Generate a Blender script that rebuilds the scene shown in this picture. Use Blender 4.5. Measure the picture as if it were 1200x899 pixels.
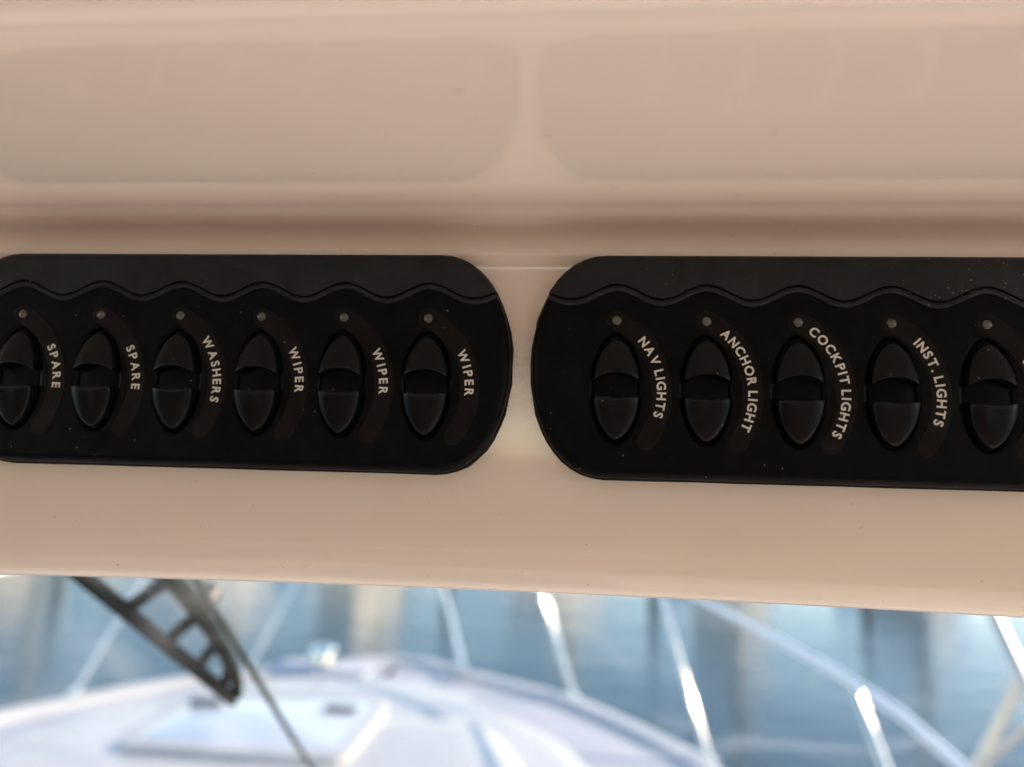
import bpy, bmesh, math, random
from mathutils import Vector, Matrix
random.seed(7)
S = bpy.context.scene
for o in list(bpy.data.objects): bpy.data.objects.remove(o)
COL = S.collection
mm = 0.001

# ------------------------------------------------------------------ camera
cam = bpy.data.cameras.new('camera'); camo = bpy.data.objects.new('camera', cam); COL.objects.link(camo)
P_, Y_, R_ = 0.100683, -0.088803, 0.027399
fw = Vector((math.sin(Y_)*math.cos(P_), math.cos(Y_)*math.cos(P_), math.sin(P_)))
rt0 = Vector((math.cos(Y_), -math.sin(Y_), 0)); up0 = rt0.cross(fw)
rt = math.cos(R_)*rt0 + math.sin(R_)*up0; up = -math.sin(R_)*rt0 + math.cos(R_)*up0
M = Matrix((rt, up, -fw)).transposed().to_4x4(); M.translation = Vector((0.17607, -0.22710, -0.04230))
camo.matrix_world = M
cam.sensor_width = 36; cam.lens = 36*906/1200; cam.clip_start = 0.005; cam.clip_end = 3000
cam.dof.use_dof = True; cam.dof.focus_distance = 0.2275; cam.dof.aperture_fstop = 5.9; cam.dof.aperture_blades = 0
S.camera = camo

# ------------------------------------------------------------------ light
SUN_EL, SUN_AZ = math.radians(26), math.radians(68)      # azimuth clockwise from +Y
W = bpy.data.worlds.new('World'); S.world = W; W.use_nodes = True
nt = W.node_tree; bg = nt.nodes['Background']
sky = nt.nodes.new('ShaderNodeTexSky'); sky.sky_type = 'NISHITA'; sky.sun_disc = False
sky.sun_elevation = SUN_EL; sky.sun_rotation = SUN_AZ; sky.dust_density = .6; sky.air_density = 1.0
nt.links.new(sky.outputs[0], bg.inputs[0]); bg.inputs[1].default_value = 0.15
sd = bpy.data.lights.new('sun', 'SUN'); sd.energy = 3.3; sd.angle = math.radians(0.5); sd.color = (1.0, 0.75, 0.52)
so = bpy.data.objects.new('sun', sd); COL.objects.link(so)
sdir = Vector((math.sin(SUN_AZ)*math.cos(SUN_EL), math.cos(SUN_AZ)*math.cos(SUN_EL), math.sin(SUN_EL)))
so.rotation_euler = sdir.to_track_quat('Z', 'Y').to_euler(); so.location = sdir*20
S.view_settings.view_transform = 'Standard'; S.view_settings.look = 'None'; S.view_settings.gamma = 1
S.view_settings.use_curve_mapping = False; S.view_settings.exposure = 1.67
S.cycles.max_bounces = 12; S.cycles.diffuse_bounces = 6; S.cycles.transparent_max_bounces = 16
S.cycles.sample_clamp_indirect = 6

# ------------------------------------------------------------------ helpers
def tag(o, label, cat, group=None):
    o['label'] = label; o['category'] = cat
    if group: o['group'] = group
    return o
def struct(o): o['kind'] = 'structure'; return o
def link(name, me, mat=None, parent=None):
    o = bpy.data.objects.new(name, me); COL.objects.link(o)
    if mat: me.materials.clear(); me.materials.append(mat)
    if parent: o.parent = parent
    return o
def empty(name, loc=(0,0,0)):
    o = bpy.data.objects.new(name, None); o.empty_display_size = .02; COL.objects.link(o); o.location = loc; return o
def bm2me(bm, name, sharp=35):
    bmesh.ops.recalc_face_normals(bm, faces=bm.faces[:])
    me = bpy.data.meshes.new(name); bm.to_mesh(me); bm.free()
    if sharp:
        me.shade_smooth(); me.set_sharp_from_angle(angle=math.radians(sharp))
    return me
def loft(bm, rings, cap0=True, cap1=True, closed=True):
    vs = [[bm.verts.new(p) for p in r] for r in rings]
    n = len(rings[0])
    for a, b in zip(vs, vs[1:]):
        for i in range(n if closed else n-1):
            j = (i+1) % n
            try: bm.faces.new((a[i], a[j], b[j], b[i]))
            except ValueError: pass
    if cap0: bm.faces.new(vs[0][::-1])
    if cap1: bm.faces.new(vs[-1])
    return vs
def tube(bm, pts, rad, seg=12):
    pts = [Vector(p) for p in pts]; rings = []
    prev = None
    for i, p in enumerate(pts):
        t = (pts[min(i+1, len(pts)-1)] - pts[max(i-1, 0)]).normalized()
        if prev is None:
            n = t.orthogonal().normalized()
        else:
            n = (prev - t*prev.dot(t)).normalized()
        prev = n; b = t.cross(n); r = rad(i/(len(pts)-1)) if callable(rad) else rad
        rings.append([p + r*(math.cos(a)*n + math.sin(a)*b) for a in [2*math.pi*k/seg for k in range(seg)]])
    loft(bm, rings)
def spline(pts, n=8):
    pts = [Vector(p) for p in pts]; out = []
    for i in range(len(pts)-1):
        p0, p1, p2, p3 = pts[max(i-1,0)], pts[i], pts[i+1], pts[min(i+2,len(pts)-1)]
        for k in range(n):
            t = k/n
            out.append(.5*((2*p1)+(-p0+p2)*t+(2*p0-5*p1+4*p2-p3)*t*t+(-p0+3*p1-3*p2+p3)*t**3))
    out.append(pts[-1]); return out
def box(bm, x0, x1, y0, y1, z0, z1, bev=0, seg=2):
    r = bmesh.ops.create_cube(bm, size=1); vs = r['verts']
    for v in vs: v.co = Vector((x0+(v.co.x+.5)*(x1-x0), y0+(v.co.y+.5)*(y1-y0), z0+(v.co.z+.5)*(z1-z0)))
    if bev:
        es = list({e for v in vs for e in v.link_edges})
        bmesh.ops.bevel(bm, geom=es, offset=bev, segments=seg, affect='EDGES', profile=.5)

# ------------------------------------------------------------------ materials
class N:
    def __init__(s, name):
        s.m = bpy.data.materials.new(name); s.m.use_nodes = True; s.t = s.m.node_tree
        s.p = s.t.nodes['Principled BSDF']; s.out = s.t.nodes['Material Output']
        s.tc = s.t.nodes.new('ShaderNodeTexCoord'); s.geo = s.t.nodes.new('ShaderNodeNewGeometry')
    def n(s, ty, **kw):
        x = s.t.nodes.new('ShaderNode'+ty)
        for k, v in kw.items():
            if k in x.inputs.keys(): x.inputs[k].default_value = v
            else: setattr(x, k, v)
        return x
    def l(s, a, b): s.t.links.new(a, b)
    def pos(s, scale=(1,1,1)):
        mp = s.n('Mapping'); mp.inputs['Scale'].default_value = scale
        s.l(s.geo.outputs['Position'], mp.inputs['Vector']); return mp.outputs[0]
    def noise(s, scale, detail=4, rough=.55, vec=None):
        x = s.n('TexNoise', Scale=scale, Detail=detail, Roughness=rough); s.l(vec or s.geo.outputs['Position'], x.inputs['Vector']); return x.outputs['Fac']
    def rng(s, v, a, b, c, d, smooth=False):
        x = s.n('MapRange'); x.inputs['From Min'].default_value = a; x.inputs['From Max'].default_value = b
        x.inputs['To Min'].default_value = c; x.inputs['To Max'].default_value = d
        if smooth: x.interpolation_type = 'SMOOTHSTEP'
        s.l(v, x.inputs['Value']); return x.outputs[0]
    def math(s, op, a, b):
        x = s.n('Math', operation=op)
        for i, v in enumerate((a, b)):
            if isinstance(v, (int, float)): x.inputs[i].default_value = v
            else: s.l(v, x.inputs[i])
        return x.outputs[0]
    def mix(s, f, a, b):
        x = s.n('Mix', data_type='RGBA')
        if isinstance(f, (int, float)): x.inputs[0].default_value = f
        else: s.l(f, x.inputs[0])
        for i, v in ((6, a), (7, b)):
            if isinstance(v, tuple): x.inputs[i].default_value = (*v, 1) if len(v) == 3 else v
            else: s.l(v, x.inputs[i])
        return x.outputs[2]
    def bump(s, h, strength, dist):
        x = s.n('Bump', Strength=strength, Distance=dist); s.l(h, x.inputs['Height']); s.l(x.outputs[0], s.p.inputs['Normal'])
    def specks(s, scale, size, keep, vec=None):
        """small irregular specks: voronoi cells, only a share of them kept"""
        v = s.n('TexVoronoi', Scale=scale, feature='F1'); s.l(vec or s.geo.outputs['Position'], v.inputs['Vector'])
        d = s.rng(v.outputs['Distance'], size*.5, size, 1, 0)
        w = s.n('SeparateColor'); s.l(v.outputs['Color'], w.inputs[0])
        k = s.math('LESS_THAN', w.outputs[0], keep)
        return s.math('MULTIPLY', d, k)
    def set(s, **kw):
        for k, v in kw.items():
            i = s.p.inputs[k.replace('_', ' ')]
            if hasattr(v, 'is_linked') or hasattr(v, 'links'): s.l(v, i)
            else: i.default_value = (*v, 1) if isinstance(v, tuple) and len(v) == 3 else v

def gelcoat(name, base, dirt=True, rough=.05):
    g = N(name)
    c = g.mix(g.rng(g.noise(14, 3), .35, .7, 0, 1), base, tuple(x*f for x, f in zip(base, (.975, .965, .95))))
    if dirt:
        sp = g.specks(190, .055, .10); c = g.mix(g.math('MULTIPLY', sp, .75), c, (.10, .07, .05))
        sp2 = g.specks(60, .10, .06); c = g.mix(g.math('MULTIPLY', sp2, .16), c, (.25, .17, .10))
        fine = g.specks(420, .11, .06); c = g.mix(g.math('MULTIPLY', fine, .5), c, (.16, .12, .09))
    if dirt:
        vd = g.n('VectorMath', operation='DISTANCE'); vd.inputs[1].default_value = (.1592, .006, -.016); g.l(g.geo.outputs['Position'], vd.inputs[0])
        near = g.rng(vd.outputs['Value'], .004, .020, 1, 0, True)
        gs = g.math('MULTIPLY', g.specks(900, .20, .35), near); c = g.mix(g.math('MULTIPLY', gs, .6), c, (.13, .10, .08))
        c = g.mix(g.math('MULTIPLY', g.math('MULTIPLY', near, g.rng(g.noise(260, 5, .7), .45, .75, 0, 1)), .28), c, (.30, .24, .19))
    g.set(Base_Color=c, IOR=1.5, Coat_Weight=.5 if dirt else 0.0, Coat_IOR=1.55, Coat_Roughness=.025)
    g.set(Roughness=g.rng(g.noise(40, 5, .65), .3, .75, rough*.8, rough*1.8))
    b = g.math('ADD', g.math('MULTIPLY', g.noise(22, 2), .7), g.math('MULTIPLY', g.noise(900, 2), .012))
    g.bump(b, .13, .004)
    return g.m
M_gel = gelcoat('cream_gelcoat', (.845, .758, .695))
M_deck = gelcoat('white_deck_gelcoat', (.54, .54, .545), False, .22)

M_dash = gelcoat('cream_dash_gelcoat', (.80, .79, .765), False, .3)
_g = N('grey_bounce_cut'); _g.set(Base_Color=(.10, .095, .09), Roughness=.8); M_cut = _g.m  # for the added dark sheet on the dash that reduces bounce
def plastic(name, base, rough, bumpd, dust=.0, dustx=None, spec=.2):
    g = N(name)
    c = g.mix(g.rng(g.noise(180, 5, .7), .4, .75, 0, 1), base, tuple(x*1.7+.001 for x in base))
    if dust:
        keep = dust
        a = g.specks(420, .13, keep); b = g.specks(800, .20, keep*.8)
        d = g.math('MAXIMUM', a, b)
        sm = g.rng(g.noise(70, 6, .75), .52, .8, 0, 1)
        if dustx:
            sep = g.n('SeparateXYZ'); g.l(g.geo.outputs['Position'], sep.inputs[0])
            k = g.rng(sep.outputs[0], dustx[0], dustx[1], .12, 1)
            d = g.math('MULTIPLY', d, g.rng(g.noise(30, 2), .35, .65, .1, 1)); d = g.math('MULTIPLY', d, k); sm = g.math('MULTIPLY', sm, k)
        c = g.mix(g.math('MULTIPLY', d, .75), c, (.33, .31, .28))
        c = g.mix(g.math('MULTIPLY', sm, .018), c, (.3, .28, .25))
    g.set(Base_Color=c, IOR=1.46, Specular_IOR_Level=spec)
    g.set(Roughness=g.rng(g.noise(48, 6, .75), .3, .72, rough*.72, rough*1.4))
    g.bump(g.noise(2600, 2), bumpd, .00012)
    return g.m
M_face = plastic('black_face_plastic', (.0018, .0020, .0034), .40, .35, .016, None, .075)
M_strip = plastic('bounce_lit_strip_plastic', (.0070, .0088, .0125), .46, .3, .30, (.14, .30), .30)  # paler base holds the ceiling bounce the strip catches; dust lies over it
M_rock = plastic('black_rubber', (.0028, .0034, .0050), .34, .5, .015, None, .17)
M_label = plastic('dark_brown_label_plastic', (.0064, .0043, .0048), .34, .12, .03, None, .08)
M_groove = plastic('black_groove', (.003, .003, .003), .6, .2)
M_gask = plastic('black_sealant', (.006, .006, .006), .5, .8)
g = N('white_print'); g.set(Base_Color=g.mix(g.rng(g.noise(1500, 4, .7), .35, .7, 0, 1), (.72, .71, .68), (.56, .55, .52)), Roughness=.5); M_print = g.m
g = N('clear_indicator_lens'); g.set(Base_Color=g.mix(g.rng(g.noise(900, 3), .35, .7, 0, 1), (.105, .098, .088), (.055, .05, .044)), Roughness=.25, IOR=1.5, Subsurface_Weight=.0); M_lens = g.m
g = N('stainless_steel'); g.set(Base_Color=(.72, .72, .70), Metallic=1.0, Roughness=g.rng(g.noise(30, 4), .3, .7, .05, .12)); M_steel = g.m
g = N('satin_rail_tube'); g.set(Base_Color=(.88, .88, .88), Metallic=.15, Roughness=.25); M_rail = g.m
g = N('dark_wiper_metal'); g.set(Base_Color=g.mix(g.noise(60, 4), (.005, .012, .0095), (.010, .020, .016)), Roughness=.55, Specular_IOR_Level=.2); M_wip = g.m
g = N('wiper_rubber'); g.set(Base_Color=(.006, .009, .008), Roughness=.7); M_rub = g.m
g = N('olive_arm_metal'); g.set(Base_Color=(.020, .026, .018), Roughness=.5, Specular_IOR_Level=.3); M_arm = g.m
g = N('tinted_hatch_acrylic'); g.set(Base_Color=(.55, .62, .70), Roughness=.12, IOR=1.49); M_hatch = g.m
g = N('grey_nonskid'); g.set(Base_Color=g.mix(g.noise(8, 4), (.42, .45, .52), (.50, .52, .58)), Roughness=.7); g.bump(g.noise(300, 2), .4, .003); M_nonskid = g.m
g = N('cockpit_nonskid'); g.set(Base_Color=g.mix(g.noise(6, 5, .6, g.pos((1, 12, 1))), (.40, .29, .20), (.52, .39, .28)), Roughness=.6); M_sole = g.m
g = N('black_fitting'); g.set(Base_Color=(.03, .03, .03), Roughness=.4); M_blk = g.m
g = N('grey_latch'); g.set(Base_Color=(.16, .17, .19), Roughness=.5); M_latch = g.m
g = N('warm_white_paint'); g.set(Base_Color=g.mix(g.noise(2, 3), (.86, .82, .74), (.78, .74, .66)), Roughness=.3); M_hull = g.m
g = N('mast_alloy'); g.set(Base_Color=(.62, .60, .56), Roughness=.35, Metallic=.4); M_mast = g.m
g = N('blue_canvas'); g.set(Base_Color=(.03, .06, .16), Roughness=.8); M_canvas = g.m
g = N('weathered_timber'); g.set(Base_Color=g.mix(g.noise(3, 5, .6, g.pos((6, 6, 1))), (.10, .075, .05), (.19, .15, .11)), Roughness=.8); M_timber = g.m

# water
g = N('harbour_water')
v1 = g.pos((1.0, 2.2, 1)); 
h = g.math('ADD', g.math('MULTIPLY', g.noise(2.2, 4, .55, v1), .8), g.math('MULTIPLY', g.noise(.5, 2, .5, v1), 1.0))
g.set(Base_Color=g.mix(g.rng(g.noise(.12, 3), .35, .65, 0, 1), (.012, .040, .055), (.020, .058, .066)), Roughness=.04, IOR=1.333)
g.bump(h, .22, .10); M_water = g.m

# glass with a film of salt haze and smears
g = N('salt_hazed_glass')
tr = g.n('BsdfTransparent'); tr.inputs[0].default_value = (.80, .825, .83, 1)
gl = g.n('BsdfGlossy'); gl.inputs['Roughness'].default_value = .02
fr = g.n('LayerWeight'); fz = g.math('ADD', g.math('MULTIPLY', g.math('POWER', fr.outputs['Facing'], 5.0), .15), .008)
mx = g.n('MixShader'); g.l(fz, mx.inputs[0]); g.l(tr.outputs[0], mx.inputs[1]); g.l(gl.outputs[0], mx.inputs[2])
df = g.n('BsdfTranslucent'); df.inputs[0].default_value = (.9, .92, .95, 1)
wv = g.n('TexNoise', Scale=5.0, Detail=3.0, Roughness=.5, Distortion=1.2); g.l(g.pos((1.2, .8, 1.0)), wv.inputs['Vector'])
hz = g.rng(wv.outputs['Fac'], .42, .70, .004, .05, True)
mx2 = g.n('MixShader'); g.l(hz, mx2.inputs[0]); g.l(mx.outputs[0], mx2.inputs[1]); g.l(df.outputs[0], mx2.inputs[2])
g.l(mx2.outputs[0], g.out.inputs['Surface']); M_glass = g.m

# ================================================================== setting
bm = bmesh.new(); bmesh.ops.create_grid(bm, x_segments=1, y_segments=1, size=900)
wo = struct(link('water', bm2me(bm, 'water', 0), M_water)); wo.location = (0, 0, -3.2)

# ------------------------------------------------------------------ overhead console (one moulded shell)
def arc(cy, cz, r, a0, a1, n):
    return [(cy + r*math.cos(math.radians(a0+(a1-a0)*i/n)), cz + r*math.sin(math.radians(a0+(a1-a0)*i/n))) for i in range(n+1)]
YF = .0062                                   # console face plane
prof = []
prof += [(.22, -.078)]                       # underside, running back to the windscreen header
lip = [(YF+.020, -.0822), (YF+.0095, -.0820), (YF+.0055, -.0808), (YF+.0030, -.0768), (YF+.0011, -.0705), (YF+.0002, -.0640), (YF, -.056)]
prof += [(p.x, p.y) for p in spline([(a, b, 0) for a, b in lip], 5)]       # soft lower lip
ridge = [(YF, .008), (YF, .0170), (YF-.0008, .0198), (YF-.0012, .0216), (YF-.0004, .0238), (YF+.0014, .0264), (YF+.0030, .0294), (YF+.0022, .0322), (YF-.0030, .0336), (YF-.009, .0336), (-.011, .0326), (-.022, .0316), (-.036, .0310), (-.060, .0307), (-.096, .0305)]
prof += [(p.x, p.y) for p in spline([(a, b, 0) for a, b in ridge], 5)]    # low ridge over the panels, then the hollow under the soffit
prof += arc(-.1060, .0395, .009, 270, 180, 10)[1:]         # rounded outer edge of the soffit
prof += [(-.1152, .085), (-.118, .094), (-.124, .0985), (-.135, .100)]
prof += [(-.135, .155), (.22, .155)]
def mitre(x):                                # the lip sags slightly along the boat's beam
    return -.0022*((x-.15)/.15)**2 if abs(x-.15) < .45 else -.02
bm = bmesh.new()
xs = [-.95, -.6] + [-.3 + .03*i for i in range(31)] + [.9, 1.3]
rings = []
for x in xs:
    r = []
    for (y, z) in prof:
        dz = mitre(x)*.6 if z < -.05 else 0
        r.append((x, y, z+dz))
    rings.append(r)
loft(bm, rings)
co = link('overhead_console', bm2me(bm, 'overhead_console', 40), M_gel)
tag(co, 'glossy cream moulded overhead console that carries the black switch panels', 'console')

# unseen hardtop added to shade the console, starboard edge cut to let sun under
bm = bmesh.new(); box(bm, -2.6, 1.62, -3.4, .30, .156, .24, .03, 3)
tag(link('added_shade_roof', bm2me(bm, 'added_shade_roof'), M_gel), 'added unseen cream hardtop roof that shades the console', 'roof')
# unseen dash and sole, added to bounce sunlight up to the console
bm = bmesh.new(); box(bm, -2.3, 1.55, -.50, 1.03, -1.5, -.66, .04, 3)
dbo = tag(link('bounce_dash', bm2me(bm, 'bounce_dash'), M_dash), 'added unseen cream helm dash that bounces sun up to the soffit', 'bounce_dash')
bm = bmesh.new(); box(bm, -2.4, 1.5, -4.2, .6, -1.65, -1.6)
struct(link('added_bounce_floor', bm2me(bm, 'added_bounce_floor', 0), M_sole))  # added out of view; its brown warms the light reaching the console face

bm = bmesh.new(); box(bm, -2.25, 1.50, .30, .98, -.662, -.654)  # unseen dark sheet, added to cut bounce onto the console lip
link('bounce_cut_sheet', bm2me(bm, 'bounce_cut_sheet'), M_cut, dbo)
# added unseen bench, blocks aft light and bounces warm tone onto the console
hs = empty('light_block_bench', (-.4, -1.35, -1.6)); tag(hs, 'added unseen wide tan bench that blocks and warms light on the console', 'bench')
g = N('warm_bounce_tan'); g.set(Base_Color=g.mix(g.noise(20, 4), (.17, .08, .045), (.23, .115, .068)), Roughness=.55); g.bump(g.noise(400, 2), .3, .002); M_tan = g.m
for nm, b, m in (('backrest', (-1.6, 1.6, -.34, -.16, .75, 1.56, .07, 4), M_tan), ('cushion', (-1.6, 1.6, -.16, .34, .6, .74, .05, 4), M_tan), ('plinth', (-1.55, 1.55, -.10, .20, 0.0, .598, .02, 2), M_deck)):
    bm = bmesh.new(); box(bm, *b); link(nm, bm2me(bm, nm), m, hs)

# ------------------------------------------------------------------ switch panels
HX, HZ, EA = 90.0, 33.0, 22.0               # half width, half height, end ellipse depth (mm)
PZ = -13.3                                   # panel centre below the indicator line
PITCH = 26.0
def outline(off=0.0, n=22):
    pts = []
    hz, ea = HZ+off, EA+off
    for s in (1, -1):
        for i in range(n+1):
            a = math.pi/2 - math.pi*i/n
            c, sn = math.cos(a), math.sin(a)
            e = 2/2.12
            x = ea*abs(c)**e; z = hz*math.copysign(abs(sn)**e, sn)
            pts.append((s*(HX-EA + x), s*z))
        # straight edge points towards the other end
        for k in range(1, 10):
            x = (HX-EA)*(1-2*k/10); pts.append((s*x, -s*hz))
    return pts
def plate(bm, grow, lift, back):
    rings = []
    R = 2.6
    def ring(ins, y): return [(x*mm, y*mm, (z+PZ)*mm) for x, z in outline(grow-ins)]
    rings.append(ring(.0, back)); rings.append(ring(0, R-lift))
    for i in range(1, 8):
        a = math.pi/2*i/7
        rings.append(ring(R*(1-math.cos(a)), R*(1-math.sin(a))-lift))
    rings.append(ring(R+.5, -lift)); rings.append(ring(R+1.1, -lift))
    loft(bm, rings)
LX = [(-2.5+i)*PITCH for i in range(6)]      # switch columns, from the panel centre
def wave(x):
    """height of the wavy ridge above the indicator line, mm"""
    if abs(x) < 2.5*PITCH + 14: return 7.35 + 2.2*math.cos(2*math.pi*(x-LX[0])/PITCH) if abs(x) < 2.5*PITCH+13 else 5.15
    return 5.15 + .05*(abs(x)-2.5*PITCH-14)**2
def bool_apply(o, cutter, op):
    md = o.modifiers.new('b', 'BOOLEAN'); md.object = cutter; md.operation = op; md.solver = 'EXACT'
    bpy.context.view_layer.update()
    me = bpy.data.meshes.new_from_object(o.evaluated_get(bpy.context.evaluated_depsgraph_get()))
    o.modifiers.clear(); old = o.data; o.data = me
    bpy.data.objects.remove(cutter)
    me.shade_smooth(); me.set_sharp_from_angle(angle=math.radians(32))
    for p in me.polygons:
        if p.normal.y < -.9995: p.use_smooth = False
    return me
# face plate with six oval switch recesses
bm = bmesh.new(); plate(bm, 0, 0, 6.0)
tmp = link('tmp', bm2me(bm, 'face_plate'))
bm = bmesh.new()
RC = -20.1
for lx in LX:
    def ov(a, b, y): return [((lx+a*math.cos(t))*mm, y*mm, (RC+b*math.sin(t))*mm) for t in [2*math.pi*k/40 for k in range(40)]]
    loft(bm, [ov(6.6, 15.6, 1.5), ov(6.8, 15.9, .9), ov(7.2, 16.3, .4), ov(7.6, 16.7, .12), ov(8.1, 17.2, .02), ov(8.3, 17.4, .0), ov(9.4, 18.4, -.3)])
cut = link('cut', bm2me(bm, 'cut', 0))
ME_face = bool_apply(tmp, cut, 'DIFFERENCE'); bpy.data.objects.remove(tmp)
# raised strip above the wave
bm = bmesh.new(); plate(bm, .35, .55, 5.5)
tmp = link('tmp', bm2me(bm, 'top_strip'))
bm = bmesh.new(); n = 220
pts = [(-100+200*i/n, wave(-100+200*i/n)+1.45) for i in range(n+1)] + [(100, 60), (-100, 60)]
loft(bm, [[(x*mm, -.02, z*mm) for x, z in pts], [(x*mm, .0049, z*mm) for x, z in pts]])
cut = link('cut', bm2me(bm, 'cut', 0))
ME_strip = bool_apply(tmp, cut, 'INTERSECT'); bpy.data.objects.remove(tmp)
# rounded bead that follows the wave
bm = bmesh.new(); pts = []
ol = outline()
def halfwidth(z):
    zz = z-PZ; s = abs(zz)/HZ
    e = 2.12
    return HX-EA + EA*(1-s**e)**(1/e)
n = 240; xm = halfwidth(5.6)-1.6
for i in range(n+1):
    x = -xm + 2*xm*i/n; z = wave(x); d = halfwidth(z)-abs(x); R = 2.6
    y = -.15 if d > R else R-math.sqrt(max(0, R*R-(R-d)**2))-.15
    pts.append((x*mm, y*mm, z*mm))
tube(bm, pts, .82*mm, 10)
ME_bead = bm2me(bm, 'ridge_bead', 60)
# gasket / sealant rim behind the plate
bm = bmesh.new(); R0 = random.Random(3)
def gr(off, y, jit):
    o = []
    for i, (x, z) in enumerate(outline(off)):
        k = 1 + jit*R0.uniform(-.005, .005)
        o.append((x*mm*k, y*mm, (z*k+PZ)*mm - jit*.25*mm))
    return o
loft(bm, [gr(.1, 7.0, 0), gr(.55, 6.2, .6), gr(.5, 5.4, .5), gr(-.8, 5.0, 0)])
ME_gask = bm2me(bm, 'gasket', 50)
# rocker parts
def paddle(top):
    bm = bmesh.new(); nu, nv = 16, 12
    zi, L, sg = (-17.8, 12.3, 1) if top else (-22.6, 12.6, -1)
    V = []
    for j in range(nv+1):
        v = 1-(1-j/nv)**1.35 if j else 0
        hw = 6.45*max(0, 1-v**1.95)**.64 + (.35 if j == nv else 0)
        row = []
        for i in range(nu+1):
            u = -1+2*i/nu; u = math.copysign(abs(u)**.8, u)
            arch = (1.9 if top else -.5)*(1-u*u)*(1-v)**1.6
            z = zi + sg*L*v + (arch if top else arch)
            H = (3.3 if top else 3.7)*(1-v)**.8 + .9
            hgt = H*(1-.42*abs(u)**3.2) - (.75 if not top else .35)*math.exp(-(u/.55)**2)*(1-v)**2.2
            if j == nv: hgt = .35
            row.append(bm.verts.new((hw*u*mm, -hgt*mm, z*mm)))
        V.append(row)
    for j in range(nv):
        for i in range(nu): bm.faces.new((V[j][i], V[j][i+1], V[j+1][i+1], V[j+1][i]))
    loop = V[0] + [V[j][nu] for j in range(1, nv+1)] + V[nv][nu-1:0:-1] + [V[j][0] for j in range(nv, 0, -1)]
    lo = [bm.verts.new((v.co.x*1.04, 1.4*mm, v.co.z)) for v in loop]
    for i in range(len(loop)):
        j = (i+1) % len(loop); bm.faces.new((loop[i], loop[j], lo[j], lo[i]))
    bmesh.ops.recalc_face_normals(bm, faces=bm.faces[:])
    es = [e for e in bm.edges if len(e.link_faces) == 2 and e.calc_face_angle(0) > math.radians(45) and all(v in set(loop) for v in e.verts)]
    bmesh.ops.bevel(bm, geom=es, offset=.35*mm, segments=2, affect='EDGES', profile=.5, clamp_overlap=True)
    return bm2me(bm, 'paddle', 50)
ME_up, ME_lo = paddle(True), paddle(False)
bm = bmesh.new()                              # saddle-shaped rocker body in the recess
def ovz(a, b, y): return [(a*math.cos(t)*mm, (y+.5*math.cos(t)**2)*mm, (RC+b*math.sin(t))*mm) for t in [2*math.pi*k/32 for k in range(32)]]
loft(bm, [ovz(6.5, 15.3, 1.45), ovz(6.2, 15.0, .75), ovz(5.2, 13.8, .5), ovz(2.5, 8, .4)])
ME_rbase = bm2me(bm, 'rocker_switch', 50)
# curved label strip
AC, AR = (-10.6, -21.2), 23.8
def crescent(bm, hw, y0, y1, bev):
    a0, a1 = math.radians(63.4), math.radians(-35.5); n = 36; cap = 10
    def poly(w):
        p = []
        for i in range(n+1):
            a = a0+(a1-a0)*i/n; p.append((AC[0]+(AR+w)*math.cos(a), AC[1]+(AR+w)*math.sin(a)))
        ex, ez = AC[0]+AR*math.cos(a1), AC[1]+AR*math.sin(a1)
        for i in range(1, cap):
            b = a1 - math.pi*i/cap; p.append((ex+w*math.cos(b), ez+w*math.sin(b)))
        for i in range(n, -1, -1):
            a = a0+(a1-a0)*i/n; p.append((AC[0]+(AR-w)*math.cos(a), AC[1]+(AR-w)*math.sin(a)))
        ex, ez = AC[0]+AR*math.cos(a0), AC[1]+AR*math.sin(a0)
        for i in range(1, cap):
            b = a0 + math.pi - math.pi*i/cap; p.append((ex+w*math.cos(b), ez+w*math.sin(b)))
        return p
    R = lambda w, y: [(x*mm, y*mm, z*mm) for x, z in poly(w)]
    loft(bm, [R(hw, y0), R(hw, y1+bev), R(hw-bev, y1)])
bm = bmesh.new(); crescent(bm, 2.72, .4, -.28, .12); ME_lab = bm2me(bm, 'label_strip', 30)
bm = bmesh.new(); crescent(bm, 3.05, .4, -.05, .02); ME_lgr = bm2me(bm, 'groove', 30)
bm = bmesh.new()                              # indicator lens: low dome
loft(bm, [[(r*math.cos(t)*mm, y*mm, r*math.sin(t)*mm) for t in [2*math.pi*k/20 for k in range(20)]] for r, y in ((1.36, .2), (1.36, -.30), (1.18, -.55), (.75, -.72), (.3, -.78))])
ME_lens = bm2me(bm, 'indicator_light', 40)
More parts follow.
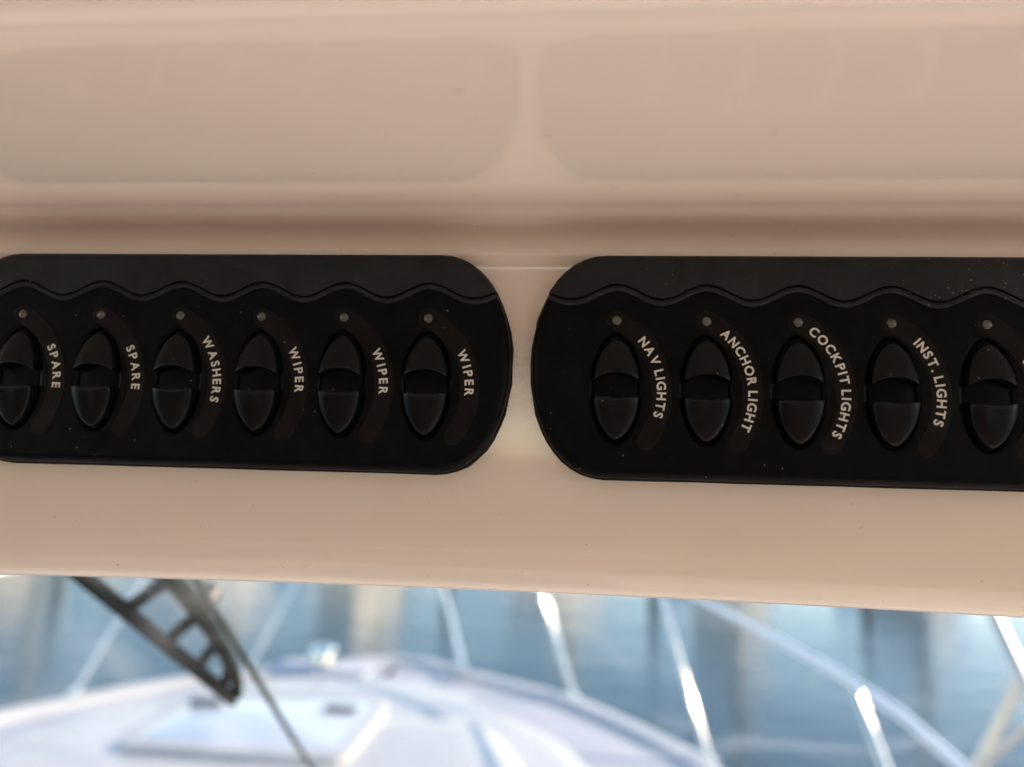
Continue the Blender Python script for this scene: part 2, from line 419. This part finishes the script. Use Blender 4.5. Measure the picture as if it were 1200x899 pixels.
# lettering, set on the arc letter by letter
GL = {}
def glyph(ch):
    if ch in GL: return GL[ch]
    cu = bpy.data.curves.new('g', 'FONT'); cu.body = ch; cu.size = 1.0; cu.offset = .03; cu.resolution_u = 6; cu.fill_mode = 'FRONT'
    ob = bpy.data.objects.new('g', cu); COL.objects.link(ob); bpy.context.view_layer.update()
    me = bpy.data.meshes.new_from_object(ob.evaluated_get(bpy.context.evaluated_depsgraph_get()))
    vs = [(v.co.x, v.co.y) for v in me.vertices]; fs = [tuple(p.vertices) for p in me.polygons]
    bpy.data.objects.remove(ob)
    x0 = min(v[0] for v in vs); x1 = max(v[0] for v in vs)
    GL[ch] = ([(x-x0, y) for x, y in vs], fs, x1-x0); return GL[ch]
CAPH = max(y for _, y in glyph('E')[0])
def lettering(text, cap=2.6, track=None, mid=12.0, yl=-.31):
    k = cap/CAPH; adv = []
    if track is None: track = {5: .98, 7: .80}.get(len(text), .64)
    s = 0
    for ch in text:
        w = (.62 if ch == ' ' else glyph(ch)[2]*k*(.96 if ch in 'WNAM' else 1.0))
        adv.append((s, w)); s += w + (track if ch != ' ' else .35)
    tot = s-track; base = AR-cap/2
    bm = bmesh.new()
    for ch, (st, w) in zip(text, adv):
        if ch == ' ': continue
        vs, fs, gw = glyph(ch); c = st+w/2-tot/2; ang = math.radians(mid) - c/AR
        ro, ta = (math.cos(ang), math.sin(ang)), (math.sin(ang), -math.cos(ang))
        vv = []
        for gx, gy in vs:
            lx = (gx/gw-.5)*w if gw else 0; ly = base + gy*k
            vv.append(bm.verts.new(((AC[0]+ro[0]*ly+ta[0]*lx)*mm, yl*mm, (AC[1]+ro[1]*ly+ta[1]*lx)*mm)))
        for f in fs:
            try: bm.faces.new([vv[i] for i in f])
            except ValueError: pass
    bm.normal_update()
    me = bpy.data.meshes.new('lettering'); bm.to_mesh(me); bm.free()
    for p in me.polygons:
        pass
    return me

def make_panel(cx, words, label):
    root = empty('switch_panel', (cx, 0, 0)); tag(root, label, 'switch panel', 'black switch panels on the console')
    link('face_plate', ME_face, M_face, root)
    st = link('top_strip', ME_strip, M_strip, root); link('wavy_bead', ME_bead, M_strip, st)
    link('gasket', ME_gask, M_gask, root)
    for lx, w in zip(LX, words):
        rb = link('rocker_switch', ME_rbase, M_face, root); rb.location.x = lx*mm
        ta = math.radians(random.uniform(-1.6, 1.6)); rb.rotation_euler.x = ta; rb.location.y = RC*mm*math.sin(ta)
        link('upper_paddle', ME_up, M_rock, rb); link('lower_paddle', ME_lo, M_rock, rb)
        ls = link('label_strip', ME_lab, M_label, root); ls.location.x = lx*mm
        link('groove', ME_lgr, M_groove, ls); il = link('indicator_light', ME_lens, M_lens, ls)
        if w: link('lettering', lettering(w), M_print, ls)
    return root
LC = 65.0*mm; RCX = 186.44*mm + 65.0*mm
make_panel(LC, ['SPARE', 'SPARE', 'WASHERS', 'WIPER', 'WIPER', 'WIPER'], 'black switch panel whose labels read SPARE, WASHERS and WIPER')
make_panel(RCX, ['NAV LIGHTS', 'ANCHOR LIGHT', 'COCKPIT LIGHTS', 'INST. LIGHTS', 'SPARE', ''], 'black switch panel whose labels read NAV LIGHTS, ANCHOR LIGHT and COCKPIT LIGHTS')

# ------------------------------------------------------------------ windscreen
def ws(y): return -.075 - .7*(y-.22)          # height of the glass at forward distance y
bm = bmesh.new()
q = [(-2.25, 1.17), (1.5, 1.17), (1.5, .17), (-2.25, .17)]
loft(bm, [[(x, y, ws(y)) for x, y in q], [(x, y+.003, ws(y)+.0043) for x, y in q]])
gw = empty('windscreen', (-.4, .55, ws(.55))); tag(gw, 'raked windscreen glass with a film of salt haze below the console', 'windscreen')
pane = link('glass_pane', bm2me(bm, 'glass_pane', 0), M_glass, gw); pane.location = -gw.location
bm = bmesh.new(); box(bm, -2.3, 1.55, 1.14, 1.20, ws(1.17)-.03, ws(1.17)+.02, .008)
fr = link('lower_frame', bm2me(bm, 'lower_frame'), M_deck, gw); fr.location = -gw.location

# wiper lying on the outside of the glass: blade, spring bow and claws
def onws(x, y, h=0.0): return Vector((x, y, ws(y))) + Vector((0, .573, .819))*h
rw = empty('windscreen_wiper', (-.05, .2, ws(.2))); tag(rw, 'dark windscreen wiper with slotted blade frame hanging across the glass', 'wiper')
def wpart(name, bm, m, par=None): o = link(name, bm2me(bm, name, 50), m, rw); o.location = -rw.location; return o
A, B = (-.1945, .274), (-.1610, .535)
def lerp(t, dx=0): return (A[0]+(B[0]-A[0])*t + dx, A[1]+(B[1]-A[1])*t)
bm = bmesh.new(); tube(bm, [onws(*lerp(t/12), .010) for t in range(13)], .0042, 8); wpart('blade', bm, M_rub)
bm = bmesh.new(); tube(bm, [onws(*lerp(t/12), .0155) for t in range(13)], .0040, 8); wpart('blade_spine', bm, M_wip)
bm = bmesh.new()
tube(bm, spline([onws(*lerp(.02, .036), .032), onws(*lerp(.30, .042), .032), onws(*lerp(.62, .030), .030), onws(*lerp(.88, .014), .024), onws(*lerp(1.0, .002), .017)], 6), lambda t: .0095-.0045*t, 10)
wpart('spring_bow', bm, M_wip)
for t, d in ((.14, .037), (.34, .041), (.54, .034), (.72, .024), (.88, .013)):
    bm = bmesh.new(); tube(bm, spline([onws(*lerp(t+.03), .0155), onws(*lerp(t, d*.5), .026), onws(*lerp(t-.04, d), .031)], 4), .0055, 8); wpart('claw', bm, M_wip)
bm = bmesh.new(); tube(bm, [onws(*lerp(.44, .046), .030), onws(*lerp(.46, .046), .046)], .010, 14); wpart('pivot_cap', bm, M_blk)
bm = bmesh.new(); tube(bm, [onws(-.100, .25, .02), onws(-.1072, .3214, .02), onws(-.1225, .465, .02), onws(-.138, .61, .02), onws(-.1517, .752, .02), onws(-.162, .87, .02)], .0030, 8)
tag(link('wiper_arm', bm2me(bm, 'wiper_arm', 60), M_arm), 'thin olive rod of a second wiper arm running down the glass', 'wiper arm')

# ------------------------------------------------------------------ foredeck of the boat
XC = -1.08; DZ = -1.5
EDGE = [(5.46, 0), (5.43, .2), (5.2, .52), (4.73, 1.25), (4.3, 1.60), (3.85, 1.9), (3.2, 2.10), (2.5, 2.22), (1.6, 2.30), (.6, 2.35), (-4.2, 2.35)]
def hw(y):
    for (y1, w1), (y0, w0) in zip(EDGE, EDGE[1:]):
        if y0 <= y <= y1: t = (y1-y)/(y1-y0); return w1+(w0-w1)*t
    return 0
def plan(off, yend, n=30, y1=5.46):
    """closed plan outline, inset by off, from the stern end to the bow and back"""
    st, pt = [], []
    for i in range(n+1):
        t = i/n; y = yend + (y1-off*.9-yend)*(1-(1-t)**1.8)
        yy = min(5.46, y+off*.9*max(0, (y-2.5)/2.96))
        w = max(0, hw(yy)-off)
        if i == n: w = 0.02
        st.append((XC+w, y)); pt.append((XC-w, y))
    return st + pt[::-1]
def layer(bm, levels, yend, y1=5.46):
    loft(bm, [[(x, y, z) for x, y in plan(off, yend, y1=y1)] for off, z in levels])
hullroot = empty('boat_foredeck', (XC, 2.5, -3.2)); tag(hullroot, 'white foredeck of the boat with rounded gunwale and raised coachroof', 'boat deck')
def hp(name, bm, m, sharp=35): o = link(name, bm2me(bm, name, sharp), m, hullroot); o.location = -hullroot.location; return o
bm = bmesh.new(); layer(bm, [(.75, -3.25), (.25, -2.5), (.03, -1.62), (.02, DZ-.02), (.25, DZ-.01)], .5); hp('hull', bm, M_deck)
bm = bmesh.new()                              # side deck / gunwale moulding
layer(bm, [(-.01, DZ-.10), (-.03, DZ-.02), (-.01, DZ+.03), (.04, DZ+.045), (.09, DZ+.035), (.12, DZ+.0), (.2, DZ-.002)], .5); hp('gunwale', bm, M_deck)
bm = bmesh.new(); layer(bm, [(.60, DZ-.03), (.62, DZ+.02), (.68, DZ+.12), (.73, DZ+.145), (.82, DZ+.155), (1.0, DZ+.16)], .9, 5.1); hp('coachroof', bm, M_deck)
bm = bmesh.new(); layer(bm, [(.98, DZ+.10), (.99, DZ+.17), (1.05, DZ+.21), (1.12, DZ+.225), (1.3, DZ+.23)], .9, 4.55); hp('cabin_top', bm, M_deck)
bm = bmesh.new(); layer(bm, [(.20, DZ-.02), (.20, DZ+.004), (.21, DZ+.006), (.5, DZ+.006)], 1.0); hp('nonskid_side_deck', bm, M_nonskid)

def rrect(cx, cy, w, d, r, z, n=6):
    p = []
    for sx, sy, a0 in ((1, 1, 0), (-1, 1, 90), (-1, -1, 180), (1, -1, 270)):
        for i in range(n+1):
            a = math.radians(a0+90*i/n); p.append((cx+sx*(w/2-r)+r*math.cos(a), cy+sy*(d/2-r)+r*math.sin(a), z))
    return p
zt = DZ+.23
hr = empty('deck_hatch', (-1.22, 3.32, zt)); tag(hr, 'tinted acrylic deck hatch with two dark latches on the cabin top', 'hatch')
bm = bmesh.new(); loft(bm, [rrect(0, 0, .98, .80, .09, -.01), rrect(0, 0, .98, .80, .09, .03), rrect(0, 0, .93, .75, .08, .038), rrect(0, 0, .86, .68, .06, .038), rrect(0, 0, .86, .68, .06, .02)], True, True); link('frame', bm2me(bm, 'frame'), M_deck, hr)
bm = bmesh.new(); loft(bm, [rrect(0, 0, .855, .675, .06, .021), rrect(0, 0, .855, .675, .06, .033), rrect(0, 0, .84, .66, .055, .036)]); link('acrylic_pane', bm2me(bm, 'acrylic_pane'), M_hatch, hr)
for x in (-.36, .30):
    bm = bmesh.new(); box(bm, x-.08, x+.08, .13, .19, .036, .058, .012); link('latch', bm2me(bm, 'latch'), M_latch, hr)
# anchor windlass on the bow
wr = empty('anchor_windlass', (-1.42, 4.72, DZ+.10)); tag(wr, 'stainless anchor windlass on a grey plate at the bow', 'windlass')
bm = bmesh.new(); loft(bm, [rrect(0, 0, .62, .34, .08, 0), rrect(0, 0, .62, .34, .08, .03), rrect(0, 0, .58, .30, .07, .036)]); link('base_plate', bm2me(bm, 'base_plate'), M_nonskid, wr)
bm = bmesh.new(); loft(bm, [[(r*math.cos(t), r*math.sin(t), z) for t in [2*math.pi*k/20 for k in range(20)]] for r, z in ((.09, .03), (.09, .06), (.06, .08), (.055, .11), (.085, .135), (.08, .15), (.03, .158))]); link('gypsy_drum', bm2me(bm, 'gypsy_drum'), M_steel, wr)
# cleats
def cleat(loc, rz, label):
    r = empty('deck_cleat', loc); r.rotation_euler.z = rz; tag(r, label, 'cleat', 'mooring cleats on the foredeck')
    bm = bmesh.new(); tube(bm, spline([(-.13, 0, .05), (-.06, 0, .062), (.06, 0, .062), (.13, 0, .05)], 4), lambda t: .014-.006*abs(2*t-1), 8); link('horn', bm2me(bm, 'horn', 60), M_steel, r)
    for x in (-.045, .045):
        bm = bmesh.new(); tube(bm, [(x, 0, -.004), (x, 0, .03), (x*.9, 0, .06)], .013, 8); link('post', bm2me(bm, 'post', 60), M_steel, r)
cleat((-.55, 5.02, DZ+.03), -.9, 'stainless cleat on the starboard bow by the rail')
cleat((-1.62, 5.05, DZ+.03), .9, 'stainless cleat on the port bow by the rail')

# bow rail with raked stanchions
rr = empty('bow_rail', (XC, 4, DZ)); tag(rr, 'polished stainless bow rail on raked stanchions round the foredeck', 'rail')
def rp(name, pts, rad): 
    bm = bmesh.new(); tube(bm, pts, rad, 12); o = link(name, bm2me(bm, name, 60), M_steel, rr); o.location = -rr.location; return o
half = [(1.20, .9, -.86), (1.15, 1.9, -.777), (1.09, 2.5, -.737), (.81, 3.85, -.715), (.62, 4.42, -.69), (-.12, 5.08, -.66), (-.7, 5.52, -.63)]
path = half + [(XC, 5.66, -.62)] + [(2*XC-x, y, z) for x, y, z in half[::-1]]
rp('top_rail', spline(path, 10), .0165).data.materials[0] = M_rail
for b, t in (((1.17, 1.72, DZ+.03), (1.09, 2.5, -.737)), ((.84, 3.79, DZ+.02), (.63, 4.47, -.69)), ((.17, 4.72, DZ+.02), (-.14, 5.08, -.66)), ((-.58, 5.18, DZ+.02), (-.88, 5.42, -.64)),
             ((-2.76, 4.24, DZ+.02), (-2.56, 4.72, -.69)), ((-2.02, 4.98, DZ+.02), (-1.72, 5.42, -.645)), ((-3.26, 2.6, DZ+.02), (-3.22, 3.1, -.735))):
    st = rp('stanchion', [b, [(b[i]*.5+t[i]*.5) for i in range(3)], t], .016)
    bm = bmesh.new(); loft(bm, [[(r*math.cos(a), r*math.sin(a), z) for a in [2*math.pi*k/16 for k in range(16)]] for r, z in ((.045, -.02), (.045, .008), (.025, .016), (.02, .035))])
    o = link('stanchion_base', bm2me(bm, 'stanchion_base'), M_steel, st); o.location = Vector(b)

# side frame at the edge of the windscreen
sr = empty('side_handrail', (1.16, 1.5, DZ+.03)); tag(sr, 'weathered grey tubular handrail frame beside the starboard deck', 'handrail')
def sp_(name, pts, rad, m): bm = bmesh.new(); tube(bm, pts, rad, 12); o = link(name, bm2me(bm, name, 60), m, sr); o.location = -sr.location
sp_('raked_post', [(1.12, 1.80, -.24), (1.12, 1.658, -.357), (1.12, 1.547, -.472), (1.13, 1.35, -.70), (1.16, 1.05, DZ+.03)], .0135, M_mast)
sp_('brace', [(1.12, 1.566, -.478), (1.12, 1.66, -.60), (1.13, 1.79, -.745), (1.15, 2.0, DZ+.03)], .014, M_hull)
sp_('lower_rail', [(1.12, 1.45, -.51), (1.12, 1.554, -.574), (1.12, 1.738, -.718), (1.14, 1.95, -.90), (1.16, 2.3, DZ+.03)], .010, M_mast)

# ------------------------------------------------------------------ moored yachts across the fairway (seen as reflections in the water)
def yacht(loc, rz, L, H, label, hm, ch=.2):
    r = empty('moored_yacht', loc); r.rotation_euler.z = rz; tag(r, label, 'yacht', 'yachts moored across the fairway')
    bm = bmesh.new(); rings = []
    for i in range(15):
        t = i/14; w = L*.16*math.sin(math.pi*min(1, .22+.78*t))**.7*(1 if t < .97 else .3); fb = L*.10*(1+.25*t); x = -L/2+L*t
        if i == 14: w = .05
        rings.append([(x, w*s, z) for s, z in ((1, fb), (1.0, fb*.5), (.85, .05), (.4, -.25), (-.4, -.25), (-.85, .05), (-1, fb*.5), (-1, fb))])
    loft(bm, rings); link('hull', bm2me(bm, 'hull'), hm, r)
    bm = bmesh.new(); box(bm, -L*.2, L*.18, -L*.09, L*.09, L*.10, L*ch, .12); link('cabin', bm2me(bm, 'cabin'), M_hull, r)
    bm = bmesh.new(); tube(bm, [(L*.08, 0, L*.1), (L*.08, 0, H*.5), (L*.08, 0, H)], .20, 10); link('mast', bm2me(bm, 'mast', 60), M_hull, r)
    bm = bmesh.new(); tube(bm, [(L*.07, 0, L*(ch+.06)), (-L*.36, 0, L*(ch+.05))], .17, 10); link('boom_cover', bm2me(bm, 'boom_cover', 60), M_canvas, r)
YS = [((-22, 29, -3.2), .75, 10, 13, 'white moored yacht beside the tall timber piling', M_hull), ((-14.5, 31, -3.2), .95, 12, 15, 'long white moored yacht between two others', M_hull),
      ((-8, 30, -3.2), .6, 9, 12, 'short white moored yacht next to the long one', M_hull), ((-.5, 33, -3.2), .8, 11, 14, 'white moored yacht ahead of the bow', M_hull),
      ((6, 30, -3.2), .55, 10, 13, 'white moored yacht off the starboard bow', M_hull), ((13, 31, -3.2), .9, 11, 15, 'blue hulled moored yacht off the starboard rail', M_canvas), ((19.5, 29, -3.2), .7, 9, 12, 'last white moored yacht along the starboard fairway', M_hull)]
for y, ch in zip([(a, .95+.25*((i*37)%5)/5, *r) for i, (a, b, *r) in enumerate(YS)], (.34, .2, .38, .24, .36, .26, .40)): yacht(*y, ch)
for x, y, h, lab in ((-18.3, 26.5, 3.0, 'tall timber mooring piling beside a white yacht'), (-4.3, 27, 2.6, 'timber mooring piling between the bow and short yacht'), (2.8, 27, 2.8, 'timber mooring piling off the starboard bow'), (9.6, 26.5, 2.7, 'timber mooring piling beside the blue hulled yacht')):
    bm = bmesh.new(); loft(bm, [[(r*math.cos(a), r*math.sin(a), z) for a in [2*math.pi*k/14 for k in range(14)]] for r, z in ((.19, -1), (.185, 1), (.17, h-.2), (.17, h), (.03, h+.15))])
    o = tag(link('mooring_piling', bm2me(bm, 'mooring_piling'), M_timber), lab, 'piling', 'timber pilings along the fairway'); o.location = (x, y, -3.2)
